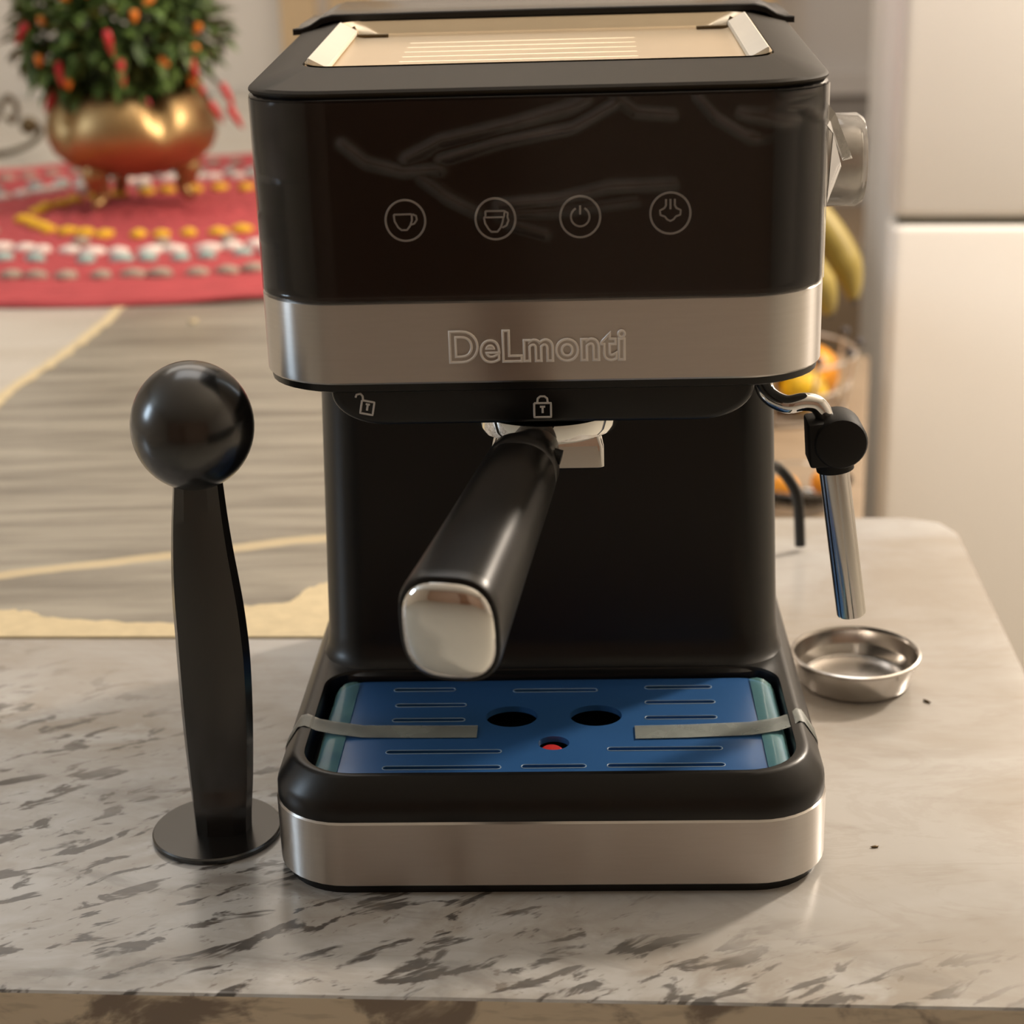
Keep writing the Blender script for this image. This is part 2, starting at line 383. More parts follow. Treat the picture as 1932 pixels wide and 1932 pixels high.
# ragged yellow filler along the joint
top = [(-.62, .045), (-.5, .05), (-.40, .046), (-.33, .038), (-.2818, .038), (-.2631, .034), (-.2487, .0255), (-.2186, .0205), (-.1837, .0165), (-.16, .027), (-.1471, .0405), (-.1218, .0455), (-.1162, .062), (-.1063, .075), (-.09, .084), (-.07, .07), (-.03, .05), (.01, .03)]
tt = []
for (a, b) in zip(top, top[1:]):
    for k in range(6):
        s = k/6; tt.append((a[0]+(b[0]-a[0])*s, a[1]+(b[1]-a[1])*s+random.uniform(-.0025, .0025)))
poly = [(x, yj(x)+.0005) for x in (.01, -.15, -.3, -.45, -.62)] + [(x, yj(x)+d) for x, d in tt]
obj('joint_filler', prism(poly, -.004, .0006), M['filler'], ct, 0, label='ragged yellow filler along the joint')
dg = [(-.4085, yj(-.4085)), (-.395, 1.30), (-.3865, 1.366), (-.376, 1.4315), (-.3675, 1.517), (-.360, 1.62), (-.338, 2.0)]
lft, rgt = [], []
for (a, b) in zip(dg, dg[1:]):
    for k in range(8):
        s = k/8; x = a[0]+(b[0]-a[0])*s; y = a[1]+(b[1]-a[1])*s
        lft.append((x-.0035+random.uniform(-.002, .001), y)); rgt.append((x+.005+random.uniform(-.002, .003), y))
obj('joint_filler', prism(rgt+lft[::-1], -.004, .0005), M['filler'], ct, 0)
cb = thing('base_cabinet', 'plain pale cabinet carrying the stone countertop', 'cabinet')
obj('cabinet_body', prism([(-1.22, .66), (.20, .55), (.235, .94), (0, .96), (0, 3.37), (-1.22, 3.37)], ZF, TH), M['wood_cab'], cb, 0)
for k in range(3):
    x0 = -1.18+k*.46
    yy = lambda x: .66-.0775*(x+1.22)-.001
    bm = prism([(x0, yy(x0)), (x0, yy(x0)-.018), (x0+.44, yy(x0+.44)-.018), (x0+.44, yy(x0+.44))], ZF+.1, TH-.03)
    d = obj('door', bm, M['wood_cab'], cb, 0)
    bm = bmesh.new(); xh = x0+.40; tube(bm, [(xh, yy(xh)-.018, -.30), (xh, yy(xh)-.04, -.30), (xh, yy(xh)-.04, -.18), (xh, yy(xh)-.018, -.18)], .005); obj('handle', bm, M['chrome'], d)

# ---------------------------------------------------------------- coffee machine (local axes: x right, y back, z up)
YAW = radians(-2.5)
mc = thing('coffee_machine', 'black and steel espresso machine standing in the middle of the counter', 'coffee machine', (.0104, .5804, 0), YAW)
YB = .262
obj('base_plate', L([rrect(.1050, .003, YB-.035, .027, 0, .02), rrect(.1050, .003, YB-.035, .027, .0042, .02)]), M['black'], mc)
obj('base_band', L([rrect(.1062, .0012, YB, .028, .0040, .02), rrect(.1075, 0, YB, .029, .0050, .02), rrect(.1075, 0, YB, .029, .0312, .02), rrect(.1066, .0009, YB, .028, .0320, .02)]), M['steel'], mc, label='brushed steel band')
bm = bmesh.new()
loft(bm, [rrect(.1066, .0010, YB, .028, .0310, .02), rrect(.1070, .0006, YB, .028, .0330, .02), rrect(.1068, .0008, YB, .028, .0385, .02), rrect(.1056, .0020, YB-.001, .0275, .0410, .02),
          rrect(.1012, .0058, YB-.006, .026, .0478, .02), rrect(.1000, .0066, YB-.007, .0255, .0487, .02), rrect(.0985, .0076, YB-.01, .025, .0489, .02),
          rrect(.0958, .0090, .1010, .021, .0487, .014), rrect(.0952, .0094, .1005, .0205, .0478, .014), rrect(.0950, .0098, .1003, .02, .0360, .014)], True, True)
obj('base_body', bm, M['black'], mc)
# drip grille with cut slots and holes
SLOTS = [(-.0660, -.0429, .087), (-.0155, .0168, .0852), (.0397, .0646, .087), (-.064, -.0375, .0723), (.0392, .0651, .0729), (-.064, -.0373, .0588), (.0387, .0648, .0589),
         (-.0638, -.0214, .0311), (.023, .0649, .0321), (-.0639, -.0211, .0181), (-.0103, .0117, .0185), (.0227, .0649, .0186)]
def grille():
    bm = bmesh.new(); hx = .0925; loops = []
    def loop(pts):
        vs = [bm.verts.new((x, y, 0)) for x, y in pts]; es = [bm.edges.new((vs[i], vs[(i+1) % len(vs)])) for i in range(len(vs))]; loops.append(vs); return es
    es = loop([(p.x, p.y) for p in rrect(hx-.004, .0125, .0945, .010, 0, n=6)])
    slots = SLOTS
    for a, b, y in slots:
        r = .00125
        es += loop([(a+r*cos(radians(t)), y+r*sin(radians(t))) for t in range(90, 271, 45)]+[(b+r*cos(radians(t)), y+r*sin(radians(t))) for t in range(-90, 91, 45)])
    for cx, cy, rx, ry in ((-.0169, .0614, .0106, .0094), (.0174, .0616, .0106, .0094), (.0005, .0378, .0062, .0058)):
        es += loop([(cx+rx*cos(2*pi*k/28), cy+ry*sin(2*pi*k/28)) for k in range(28)])
    bmesh.ops.triangle_fill(bm, use_beauty=True, edges=es)
    # turned-down edge all round
    prev = loops[0]
    for d, z in ((.0016, -.0003), (.0030, -.0012), (.0038, -.0030), (.0040, -.0075)):
        ring = [bm.verts.new((p.x, p.y, z)) for p in rrect(hx-.004+d, .0125-d, .0945+d, .010+d, 0, n=6)]
        for i in range(len(ring)): bm.faces.new((prev[i], prev[(i+1) % len(ring)], ring[(i+1) % len(ring)], ring[i]))
        prev = ring
    for vs in loops[1:]:                                             # rolled lips of the cut-outs
        lo = [bm.verts.new((v.co.x, v.co.y, -.0025)) for v in vs]
        for i in range(len(vs)): bm.faces.new((vs[i], vs[(i+1) % len(vs)], lo[(i+1) % len(vs)], lo[i]))
    bmesh.ops.translate(bm, vec=(.0012, 0, .0458), verts=bm.verts)
    return bm
gr = obj('drip_grille', grille(), M['blue'], mc, 25, label='drip grille under blue protective film')
bm = lathe(bmesh.new(), [(.0001, .0449), (.0035, .0447), (.0046, .0438), (.0046, .0365)], 24, c=(.0008, .0352, 0)); obj('water_float', bm, M['red'], gr, label='red water level float')
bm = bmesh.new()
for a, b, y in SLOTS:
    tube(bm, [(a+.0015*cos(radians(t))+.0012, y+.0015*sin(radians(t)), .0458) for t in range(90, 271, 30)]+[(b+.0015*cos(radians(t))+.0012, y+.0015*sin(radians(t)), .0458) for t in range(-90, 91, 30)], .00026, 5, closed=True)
obj('slot_glints', bm, M['rimlight'], gr, 60, label='slot edges with their highlight painted pale')  # pale tubes paint the light catching the slot lips
for s in (-1, 1):                                                    # lifting film at both short ends; teal tint paints in reflected light
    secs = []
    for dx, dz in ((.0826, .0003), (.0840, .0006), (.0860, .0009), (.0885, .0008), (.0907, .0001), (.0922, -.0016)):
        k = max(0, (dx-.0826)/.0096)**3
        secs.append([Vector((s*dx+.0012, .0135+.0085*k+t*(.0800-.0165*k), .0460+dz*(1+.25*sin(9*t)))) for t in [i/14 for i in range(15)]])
    bm = bmesh.new(); loft(bm, secs, False, False, closed=False); obj('lifted_film_sheen', bm, M['lifted_sheen'], gr, 60, label='film lifting at the short end, its teal sheen painted in')
def strip(pts, wd, th=.0002):
    bm = bmesh.new(); rows = []
    for p, ww in zip(pts, wd): rows.append([Vector(p)+Vector((0, -ww/2, 0)), Vector(p)+Vector((0, ww/2, 0))])
    r2 = [[a, b, b+Vector((0, 0, th)), a+Vector((0, 0, th))] for a, b in rows]
    loft(bm, r2); return bm
tl = [(-.0290, .0474, .0462), (-.05, .0476, .0462), (-.075, .0480, .0464), (-.0868, .0488, .0478), (-.0935, .0512, .0480), (-.0985, .0534, .0492), (-.1015, .0540, .0482), (-.1072, .0552, .0388), (-.1078, .0556, .031), (-.1079, .0558, .020)]
tr = [(.0340, .0454, .0462), (.055, .0460, .0462), (.08, .0470, .0466), (.0905, .0480, .0478), (.0965, .0510, .0482), (.0992, .0535, .0493), (.1015, .0545, .0482), (.1072, .0560, .0388), (.1078, .0565, .031), (.1079, .0566, .020)]
obj('tape_strip', strip(tl, [.0105]*10), M['tape'], gr, 60); obj('tape_strip', strip(tr, [.0112]*10), M['tape'], gr, 60)
# column with a flared foot
obj('column', L([rrect(.1015, .0985, YB-.006, .022, .0470, .02), rrect(.1000, .1025, YB-.006, .022, .0490, .02), rrect(.0988, .1050, YB-.006, .022, .0530, .02), rrect(.0983, .1062, YB-.006, .022, .0600, .02), rrect(.0968, .1075, YB-.006, .022, .11, .02),
                 rrect(.0950, .1090, YB-.006, .022, .17, .02), rrect(.0945, .1090, YB-.006, .022, .192, .02)], cap0=False), M['black'], mc)
# head
obj('head_underside', L([rrect(.1035, .048, YB, .031, .1878, .02), rrect(.1052, .0462, YB, .032, .1886, .02), rrect(.1056, .0458, YB, .032, .1925, .02)]), M['black'], mc)
hb = obj('head_band', L([rrect(.1058, .0455, YB, .032, .1915, .02), rrect(.1065, .0448, YB+.0004, .0325, .1923, .02), rrect(.1065, .0448, YB+.0004, .0325, .2218, .02), rrect(.1058, .0455, YB, .032, .2225, .02)]), M['steel'], mc, label='brushed steel band')
hp = obj('head_panel', L([rrect(.1056, .0458, YB, .032, .2222, .02), rrect(.1062, .0450, YB, .032, .2230, .02), rrect(.1062, .0450, YB, .032, .2952, .02), rrect(.1055, .0457, YB, .032, .2960, .02)]), M['black_gloss'], mc, label='glossy black front panel')
# lid rim (slopes up to the rear), steel warming plate, rear tank lid
zf = lambda y: .055*max(0, y-.07)
YR = .206
bm = bmesh.new()
loft(bm, [rrect(.1050, .0462, YB, .032, .2955, .02, zf=zf), rrect(.1062, .0450, YB, .032, .2968, .02, zf=zf), rrect(.1062, .0450, YB, .032, .2976, .02, zf=zf), rrect(.1050, .0462, YB, .031, .2986, .02, zf=zf),
          rrect(.0900, .0785, YB-.004, .014, .3024, .01, zf=zf), rrect(.0882, .0805, YB-.006, .012, .3026, .01, zf=zf), rrect(.0876, .0810, YB-.0065, .012, .3020, .01, zf=zf)], False, False)
obj('lid_rim', bm, M['lid'], mc, 28)
wp = obj('warming_plate', L([rrect(.0875, .0812, YR+.0004, .012, .3030, .01, zf=zf), rrect(.0868, .0820, YR-.0004, .0115, .3020, .01, zf=zf), rrect(.0790, .0850, YR-.0032, .011, .2979, .01, zf=zf), rrect(.0772, .0870, YR-.0060, .01, .2975, .01, zf=zf)], cap0=False), M['steel_plate'], mc, 28, label='ribbed steel cup warming plate')
for k in range(7):
    y = .1000+.0125*k; z = .2973+zf(y)
    bm = bmesh.new(); tube(bm, [(-.056, y, z-.0016), (-.0545, y, z-.0012), (.0385, y, z-.0012), (.040, y, z-.0016)], .0016, 12); obj('rib', bm, M['steel_plate'], wp)
for s in (-1, 1):  # sloped side walls, coloured cream for the lamp glare on their steel
    bm = bmesh.new(); box(bm, s*.0828-.0038, s*.0828+.0038, .092, .192, .3004, .3030, .0008)
    for v in bm.verts: v.co.z += zf(v.co.y); v.co.z += -.0016*(1 if v.co.x*s < .0828 else -1)
    obj('plate_wall_glare', bm, M['white'], wp, label='steel side wall with its lamp glare painted cream')
    bm = bmesh.new(); tube(bm, [(s*.066, .195, .2980+zf(.195)), (s*.079, .195, .2982+zf(.195)), (s*.081, .196, .3020+zf(.195))], .0009, 8); obj('plate_clip', bm, M['brass_dark'], wp)
prof = [(-.1090, .3052), (-.1050, .3054), (-.1015, .3066), (-.0965, .3096), (-.0915, .3108), (-.05, .3110), (0, .3111), (.05, .3110), (.0915, .3108), (.0965, .3096), (.1015, .3066), (.1050, .3054), (.1090, .3052)]
def lidprof(y, dz, top):
    return [Vector((x*(1 if abs(x) < .1 or y < .21 else .985), y, z+dz)) for x, z in prof]+[Vector((x*(1 if abs(x) < .1 or y < .21 else .985), y, z+dz+top)) for x, z in reversed(prof)]
bm = bmesh.new(); loft(bm, [lidprof(YR, 0, .0022), lidprof(YR+.0005, 0, .0027), lidprof(YR+.006, .0002, .0027)]); obj('tank_lid_lip', bm, M['black'], mc, 40)
bm = bmesh.new(); loft(bm, [lidprof(YR+.006, .0003, .0020), lidprof(YR+.012, .0010, .0026), lidprof(YB+.001, .0015, .0030)]); tl_ = obj('tank_lid', bm, M['lid_gloss'], mc, 40)
bm = bmesh.new(); box(bm, .083, .097, YB-.012, YB+.004, .311, .322, .001); obj('lid_block', bm, M['white'], tl_, label='cream block')  # cream block at the rear right of the tank lid
# group housing
def hring(y, ins):
    hx, z0, z1, rx, rz = .0790-ins, .1745+ins, .1885, .0205, .0130; pts = []
    for k in range(13): a = radians(180+90*k/12); pts.append(Vector((-hx+rx+rx*cos(a), y, z0+rz+rz*sin(a))))
    for k in range(13): a = radians(270+90*k/12); pts.append(Vector((hx-rx+rx*cos(a), y, z0+rz+rz*sin(a))))
    return pts+[Vector((hx, y, z1)), Vector((-hx, y, z1))]
gh = obj('group_housing', L([hring(.0478, .0022), hring(.0481, .0012), hring(.0489, .0004), hring(.0502, 0), hring(.112, 0)]), M['black'], mc, 40)
def glyph(name, parent, mat, cx, cz, paths, yfun, r=.00042, sx=1.96e-4, sz=2.02e-4, rot=0):
    bm = bmesh.new()
    for pts in paths:
        q = []
        for (a, b) in pts:
            a, b = a*cos(rot)-b*sin(rot), a*sin(rot)+b*cos(rot)
            x, z = cx+a*sx, cz-b*sz; q.append((x, yfun(x, z), z))
        d = []
        for a_, b_ in zip(q, q[1:]):
            a_, b_ = Vector(a_), Vector(b_); n_ = max(1, int((b_-a_).length/.0006))
            for k in range(n_): p_ = a_+(b_-a_)*k/n_; d.append((p_.x, yfun(p_.x, p_.z), p_.z))
        d.append(q[-1]); tube(bm, d, r, 8)
    for v in bm.verts:                                               # flatten into the surface
        y = yfun(v.co.x, v.co.z); v.co.y = y+(v.co.y-y)*.5
    return obj(name, bm, mat, parent, 60)
def circ(r, a0=0, a1=360, n=40, cx=0, cy=0): return [(cx+r*cos(radians(a0+(a1-a0)*k/n)), cy+r*sin(radians(a0+(a1-a0)*k/n))) for k in range(n+1)]
fl = lambda x, z: .0449
rings = [circ(36.5)]; rings[0][-1] = rings[0][0]
cup = [[(-21, -11), (12, -11)], [(-21, -11), (-20, 1), (-14, 12), (-8, 17), (2, 17), (8, 10), (12, 0), (12, -11)], [(13, -11), (20, -8), (21, -1), (16, 6), (9, 8)]]
cup2 = [[(-18, -14), (17, -14), (16, -3), (-18, -3), (-18, -14)], [(-21, -2), (-19, 8), (-13, 18), (-8, 23), (3, 23), (9, 16), (13, 6), (15, -3)], [(18, -13), (23, -10), (22, -3), (24, 3), (20, 12), (12, 16)], [(-21, -2), (-19, -4)]]
power = [circ(17, -62, 242, 30), [(0, -20), (0, -4)]]
steam = [[(-8, -25), (-8, -14), (-11, -9), (-19, -5), (-18, 3), (-10, 6), (-6, 11), (0, 14), (6, 11), (10, 6), (18, 3), (19, -5), (11, -9), (8, -14), (8, -25)], [(0, -25), (0, -7)]]
for nm, cx, cz, g in (('cup', -.0476, .2525, cup), ('double', -.0152, .2524, cup2), ('power', .0152, .2525, power), ('steam', .0474, .2531, steam)):
    ring = glyph('button_ring', hp, M['icon'], cx, cz, rings, fl)
    glyph('button_symbol', ring, M['icon'], cx, cz, g, fl, r=.00036)
yb = lambda x, z: .0477
glyph('lock_symbol', gh, M['icon'], .0001, .1809, [[(-16, -8), (16, -8), (16, 19), (-16, 19), (-16, -8)], [(-10, -9), (-9, -17), (-4, -21), (4, -21), (9, -17), (10, -9)], [(0, -1), (0, 11)], [(-5, -1), (5, -1)]], yb, .0004)
glyph('unlock_symbol', gh, M['icon'], -.0655, .1826, [[(-12, -9), (12, -9), (12, 16), (-12, 16), (-12, -9)], [(-10, -9), (-12, -17), (-17, -21), (-24, -18), (-25, -12)], [(0, -3), (0, 9)], [(-4, -3), (4, -3)]], yb, .0004, rot=.2)
# raised maker lettering
def text_bm(outline):
    cu = bpy.data.curves.new('letters', 'FONT'); cu.body = 'DeLmonti'; cu.size = 1; cu.resolution_u = 6; cu.space_character = 1.07; cu.offset = .022
    if outline: cu.fill_mode = 'NONE'; cu.bevel_depth = .032; cu.bevel_resolution = 1; cu.extrude = 0
    else: cu.extrude = .05
    tmp = bpy.data.objects.new('tmp', cu); COL.objects.link(tmp)
    dg = bpy.context.evaluated_depsgraph_get(); me = bpy.data.meshes.new_from_object(tmp.evaluated_get(dg)); bpy.data.objects.remove(tmp)
    bm = bmesh.new(); bm.from_mesh(me); return bm
bf, bo = text_bm(False), text_bm(True)
xs = [v.co.x for v in bf.verts]; ys = [v.co.y for v in bf.verts]; x0, x1, y0, y1 = min(xs), max(xs), min(ys), max(ys)
for b, dy in ((bf, None), (bo, .0442)):
    for v in b.verts:
        y = .0450-(v.co.z+.05)*.008 if dy is None else dy-v.co.z*.012
        v.co = Vector((-.0334+(v.co.x-x0)/(x1-x0)*.0642, y, .1996+(v.co.y-y0)/(y1-y0)*.0117))
lt = obj('lettering', bf, M['steel'], hb, 30, label='raised maker lettering')
obj('letter_edge_glint', bo, M['edge_glint'], lt, 60, label='painted highlight along the lettering edges')  # pale tubes paint the light that the raised letter edges catch
# clear film over the front panel, with wrinkles
LN = [([(-.0688, .2806), (-.0607, .2739), (-.0477, .2704), (-.0344, .2708)], .0011, .0010), ([(-.0465, .2745), (-.034, .2807), (-.0095, .2857), (.013, .2915), (.0177, .2941)], .0013, .0011), ([(-.0343, .2742), (-.0115, .2802), (.0129, .2842), (.0279, .2921)], .0010, .0012),
      ([(.0279, .2948), (.0352, .2892), (.0482, .288)], .0011, .0010), ([(.0565, .2941), (.063, .2867), (.0723, .281), (.0779, .2786)], .0009, .0011), ([(-.0412, .2678), (-.0311, .26), (-.0217, .2551)], .0010, .0009),
      ([(-.014, .2578), (.0068, .2592), (.0257, .2635), (.0483, .2639)], .0012, .0010), ([(-.014, .254), (.0068, .2548), (.035, .258)], .0010, .0006), ([(-.0104, .251), (.0028, .2469)], .0010, .0007), ([(.072, .288), (.081, .2862), (.09, .284)], .0013, .0010), ([(-.1, .2237), (.1, .2237)], .0007, .0004), ([(.079, .2865), (.088, .2925), (.098, .2935)], .0011, .0008), ([(.086, .289), (.095, .2885), (.101, .284)], .0009, .0008), ([(-.0930, .2925), (-.0920, .284), (-.0935, .274), (-.0945, .268)], .0011, .0009), ([(-.1032, .252), (-.1028, .243)], .0005, .0007)]
def film():
    bm = bmesh.new(); R = .0323; hx = .1064; y0 = .0441
    path = []                                                        # (x, y, nx, ny) wrapped round the front
    for k in range(7): a = radians(180+90*k/7); path.append((-hx+R+R*cos(a), y0+R+R*sin(a), cos(a), sin(a)))
    N = 190
    for k in range(N+1): path.append((-hx+R+(2*hx-2*R)*k/N, y0, 0, -1))
    for k in range(1, 13): a = radians(-90+78*k/12); path.append((hx-R+R*cos(a), y0+R+R*sin(a), cos(a), sin(a)))
    a = radians(-12); px, py = hx-R+R*cos(a), y0+R+R*sin(a)
    path.append((px+.0009, py+.003, 1, 0)); path.append((px+.0014, py+.007, 1, 0))
    nz = 84; z0, z1 = .2229, .2945; grid = []
    cl = bm.verts.layers.float.new('crease')
    def h(x, z):
        t = 0; w_ = 0
        for pts, sg, am in LN:
            for (ax, az), (bx, bz) in zip(pts, pts[1:]):
                dx, dz = bx-ax, bz-az; s = max(0, min(1, ((x-ax)*dx+(z-az)*dz)/(dx*dx+dz*dz)))
                d2 = (x-ax-s*dx)**2+(z-az-s*dz)**2
                if d2 < 20*sg*sg: e = math.exp(-d2/(2*sg*sg)); t = max(t, 1.5*am*e); w_ = max(w_, am/.0011*(.55*e+.45*math.exp(-d2/(5*sg*sg))))
        return t, w_
    for (x, y, nx, ny) in path:
        c = []
        for j in range(nz+1):
            z = z0+(z1-z0)*j/nz; d, w_ = h(x, z); v = bm.verts.new((x+nx*d, y+ny*d, z)); v[cl] = w_; c.append(v)
        grid.append(c)
    for i, (a, b) in enumerate(zip(grid, grid[1:])):
        for j in range(nz):
            f = bm.faces.new((a[j], b[j], b[j+1], a[j+1]))
            if i >= len(path)-3: f.material_index = 1
    return bm
pf = obj('protective_film', film(), None, hp, 80, mats=[M['film'], M['flap']], label='wrinkled clear protective film over the panel')
def sheet(quads):
    bm = bmesh.new()
    for q in quads: bm.faces.new([bm.verts.new(p) for p in q])
    bmesh.ops.remove_doubles(bm, verts=bm.verts, dist=1e-6); bmesh.ops.solidify(bm, geom=bm.faces[:], thickness=.0004); return bm
obj('film_flap', sheet([[(.0918, .0540, .2955), (.0989, .0605, .2947), (.1070, .0750, .2803), (.1078, .0720, .2761)], [(.0989, .0605, .2947), (.1090, .0760, .2830), (.1203, .1050, .2620), (.1161, .1000, .2618), (.1070, .0750, .2803)],
                         [(.1070, .0750, .2803), (.1161, .1000, .2618), (.1110, .0860, .2705), (.1078, .0720, .2761)], [(.1078, .0720, .2761), (.1110, .0860, .2705), (.1150, .0980, .2600), (.1083, .0860, .2480)]]), M['flap'], pf, 0)
# side knob, with its film sleeve
kn = obj('steam_knob', lathe(bmesh.new(), [(.0185, .1062), (.0185, .1080), (.0172, .1085), (.0172, .1265), (.0165, .1288), (.0145, .1300), (.0001, .1302)], 36, c=(0, .150, .2545), ax='X'), M['nozzle'], mc, label='round steel steam knob')
bm = bmesh.new(); tube(bm, [(.1292, .150+.0155*cos(a*pi/16), .2545+.0155*sin(a*pi/16)) for a in range(32)], .0008, 6, closed=True); obj('knob_rim', bm, M['chrome'], kn)
obj('knob_film', lathe(bmesh.new(), [(.0192, .1075), (.0190, .1200), (.0190, .1285), (.0172, .1312), (.012, .1316)], 36, c=(0, .150, .2545), ax='X', cap=False), M['flap'], kn, label='clear film sleeve')
# steam wand
bm = bmesh.new(); tube(bm, spline([(.084, .092, .190), (.0855, .088, .180), (.0880, .083, .1740), (.0945, .079, .1712), (.1012, .0785, .1722), (.1062, .079, .1710), (.1092, .0795, .1668), (.1110, .08, .1610), (.1145, .08, .1440)], 6), .0036, 14); sp = obj('steam_pipe', bm, M['chrome'], mc)
def merge(parts):
    out = bmesh.new()
    for b, m in parts:
        bmesh.ops.transform(b, matrix=m, verts=b.verts); me = bpy.data.meshes.new('tmp'); b.to_mesh(me); b.free(); out.from_mesh(me); bpy.data.meshes.remove(me)
    return out
bm = merge([(lathe(bmesh.new(), [(.0075, -.0095), (.0097, -.0088), (.0104, -.0075), (.0104, .0080), (.0098, .0095), (.0085, .0100)], 32, ax='Y'), Matrix.Translation((.1152, .0790, .1572))),
            (box(bmesh.new(), -.0082, .006, -.0085, .0085, -.0093, .0088, .0012), Matrix.Translation((.1112, .080, .1565)) @ Matrix.Rotation(radians(-4), 4, 'Y')),
            (lathe(bmesh.new(), [(.0074, -.0125), (.0076, -.010), (.0076, .002)], 24), Matrix.Translation((.1128, .080, .1562)) @ Matrix.Rotation(radians(-8.4), 4, 'Y'))])
obj('steam_grip', bm, M['black_soft'], sp, 30, label='black rubber grip')
def nozzle():
    bm = bmesh.new(); a, b = Vector((.1138, .080, .1455)), Vector((.1233, .080, .0815)); d = (b-a).normalized(); u = Vector((0, 1, 0)); v = d.cross(u); secs = []
    n = 48
    for t, k in ((0, .92), (.01, 1), (.99, 1), (1.0, .97)):
        p = a+(b-a)*t; s = []
        for i in range(n):
            an = 2*pi*i/n; r = .0059*k*(1-.07*max(0, cos(6*an))**6)
            s.append(p+r*(cos(an)*u+sin(an)*v))
        secs.append(s)
    p = b-d*.004; secs.append([p+.0042*(cos(2*pi*i/n)*u+sin(2*pi*i/n)*v) for i in range(n)])
    loft(bm, secs); return bm
obj('steam_nozzle', nozzle(), M['nozzle'], sp, 30, label='fluted steel frothing nozzle')
bm = bmesh.new(); tube(bm, spline([(.070, .250, .085), (.092, .290, .072), (.1105, .335, .062), (.1235, .360, .051), (.1315, .362, .042), (.1365, .361, .030), (.1385, .360, .0032)], 6), .0031, 12); obj('power_cord', bm, M['black'], mc)

# ---------------------------------------------------------------- portafilter
pm = Matrix.Translation((.0104, .5804, 0)) @ Matrix.Rotation(YAW, 4, 'Z')
pt = thing('portafilter', 'chrome portafilter with black handle locked under the machine head', 'portafilter', pm @ Vector((.0013, .075, .1655)), YAW)
off = Vector((.0013, .075, .1655))
bm = lathe(bmesh.new(), [(.0180, -.0008), (.0255, .0000), (.0278, .0014), (.0287, .0038), (.0288, .0082), (.024, .0086)], 56); obj('filter_bowl', bm, M['chrome'], pt)
a_ = Vector((-.0040, .044, .1670))-off; b_ = Vector((-.0276, -.0790, .1466))-off
dv = (b_-a_).normalized(); sx_ = dv.cross(Vector((0, 0, 1))).normalized(); uz = sx_.cross(dv).normalized()
if sx_.x < 0: sx_ = -sx_
if uz.z < 0: uz = -uz
LN_ = (b_-a_).length
def sup(c, hw, hh, n=40, e=2.9):
    s = []
    for i in range(n):
        t = 2*pi*i/n; cs, sn = cos(t), sin(t)
        s.append(c+sx_*(hw*math.copysign(abs(cs)**(2/e), cs))+uz*(hh*math.copysign(abs(sn)**(2/e), sn)))
    return s
bm = bmesh.new(); P_ = lambda t: a_+dv*(LN_*t)
loft(bm, [sup(P_(t), hw, hh, e=2.0) for t, hw, hh in ((-.055, .0040, .0030), (-.045, .0072, .0052), (-.02, .0094, .0060), (.02, .0108, .0076), (.06, .0118, .0098), (.09, .0124, .0108), (.12, .0124, .0112))])
ha = obj('handle_neck', bm, M['black'], pt)
bm = bmesh.new(); loft(bm, [sup(P_(t), hw, hh, e=e) for t, hw, hh, e in ((.10, .0124, .0118, 2.2), (.11, .0131, .0126, 2.3), (.17, .0134, .0132, 2.3), (.178, .0129, .0127, 2.3), (.188, .0136, .0134, 2.3), (.35, .0143, .0148, 2.4), (.6, .0152, .0166, 2.55), (.85, .0161, .0186, 2.75), (.96, .0166, .0195, 2.85), (.99, .0166, .0196, 2.9), (1.0, .0163, .0193, 2.9), (1.003, .0157, .0187, 2.9), (.998, .0154, .0184, 2.9))])
hd = obj('handle', bm, M['black'], pt, 40)
bm = bmesh.new(); loft(bm, [sup(P_(t), .0150*k, .0176*k, e=e) for t, k, e in ((.99, 1, 2.9), (1.006, 1.0, 2.9), (1.014, .98, 2.9), (1.022, .92, 2.8), (1.028, .82, 2.7), (1.034, .66, 2.5), (1.038, .46, 2.3), (1.040, .22, 2.1), (1.0405, .02, 2))]); obj('handle_cap', bm, M['chrome'], hd, 60, label='mirror chrome end cap')
bm = bmesh.new(); tube(bm, [a_+dv*.014+sx_*.0100+uz*.004, a_+dv*.014+sx_*.0140+uz*.003], .0028, 12); obj('handle_screw', bm, M['black_soft'], ha)
sp_ = bmesh.new(); secs = []
for z, hx, hy, r in ((.0009, .0200, .008, .004), (-.0030, .0215, .0085, .004), (-.0065, .0221, .0085, .003), (-.0150, .0222, .0085, .003), (-.0157, .0215, .0078, .003)):
    secs.append([Vector((p.x, p.y-.0, z)) for p in rrect(hx, -hy, hy, r, 0, n=5)])
loft(sp_, secs); obj('spout', sp_, M['chrome'], pt, 35)

# ---------------------------------------------------------------- coffee tamper scoop
tp = thing('coffee_tamper', 'black plastic coffee scoop standing upright on its round tamper disc left of the machine', 'coffee tamper', (-.1255, .6358, 0))
obj('tamper_disc', lathe(bmesh.new(), [(.0255, 0), (.0263, .0006), (.0264, .0022), (.0258, .0028), (.0001, .0028)], 56), M['black_satin'], tp)
cl = [(.0028, .0028, .0116), (.0030, .010, .0119), (.0036, .026, .0131), (.0043, .048, .0141), (.0048, .065, .0145), (.0051, .080, .0146), (.0051, .092, .0143), (.0049, .103, .0139), (.0047, .114, .0131), (.0046, .125, .0121), (.0048, .138, .0109), (.0053, .150, .0098), (.0056, .160, .0090)]
secs = []
for cx, z, hw in [tuple(v) for v in spline(cl, 4)]:
    dx = hw*.86; th = .0070 if z > .02 else .0085
    secs.append([Vector((cx+a, b, z)) for a, b in ((-hw, 0), (-dx, -th*.72), (-hw*.45, -th), (hw*.45, -th), (dx, -th*.72), (hw, 0), (dx, th*.72), (hw*.45, th), (-hw*.45, th), (-dx, th*.72))])
obj('handle', L(secs), M['black_satin'], tp, 24)
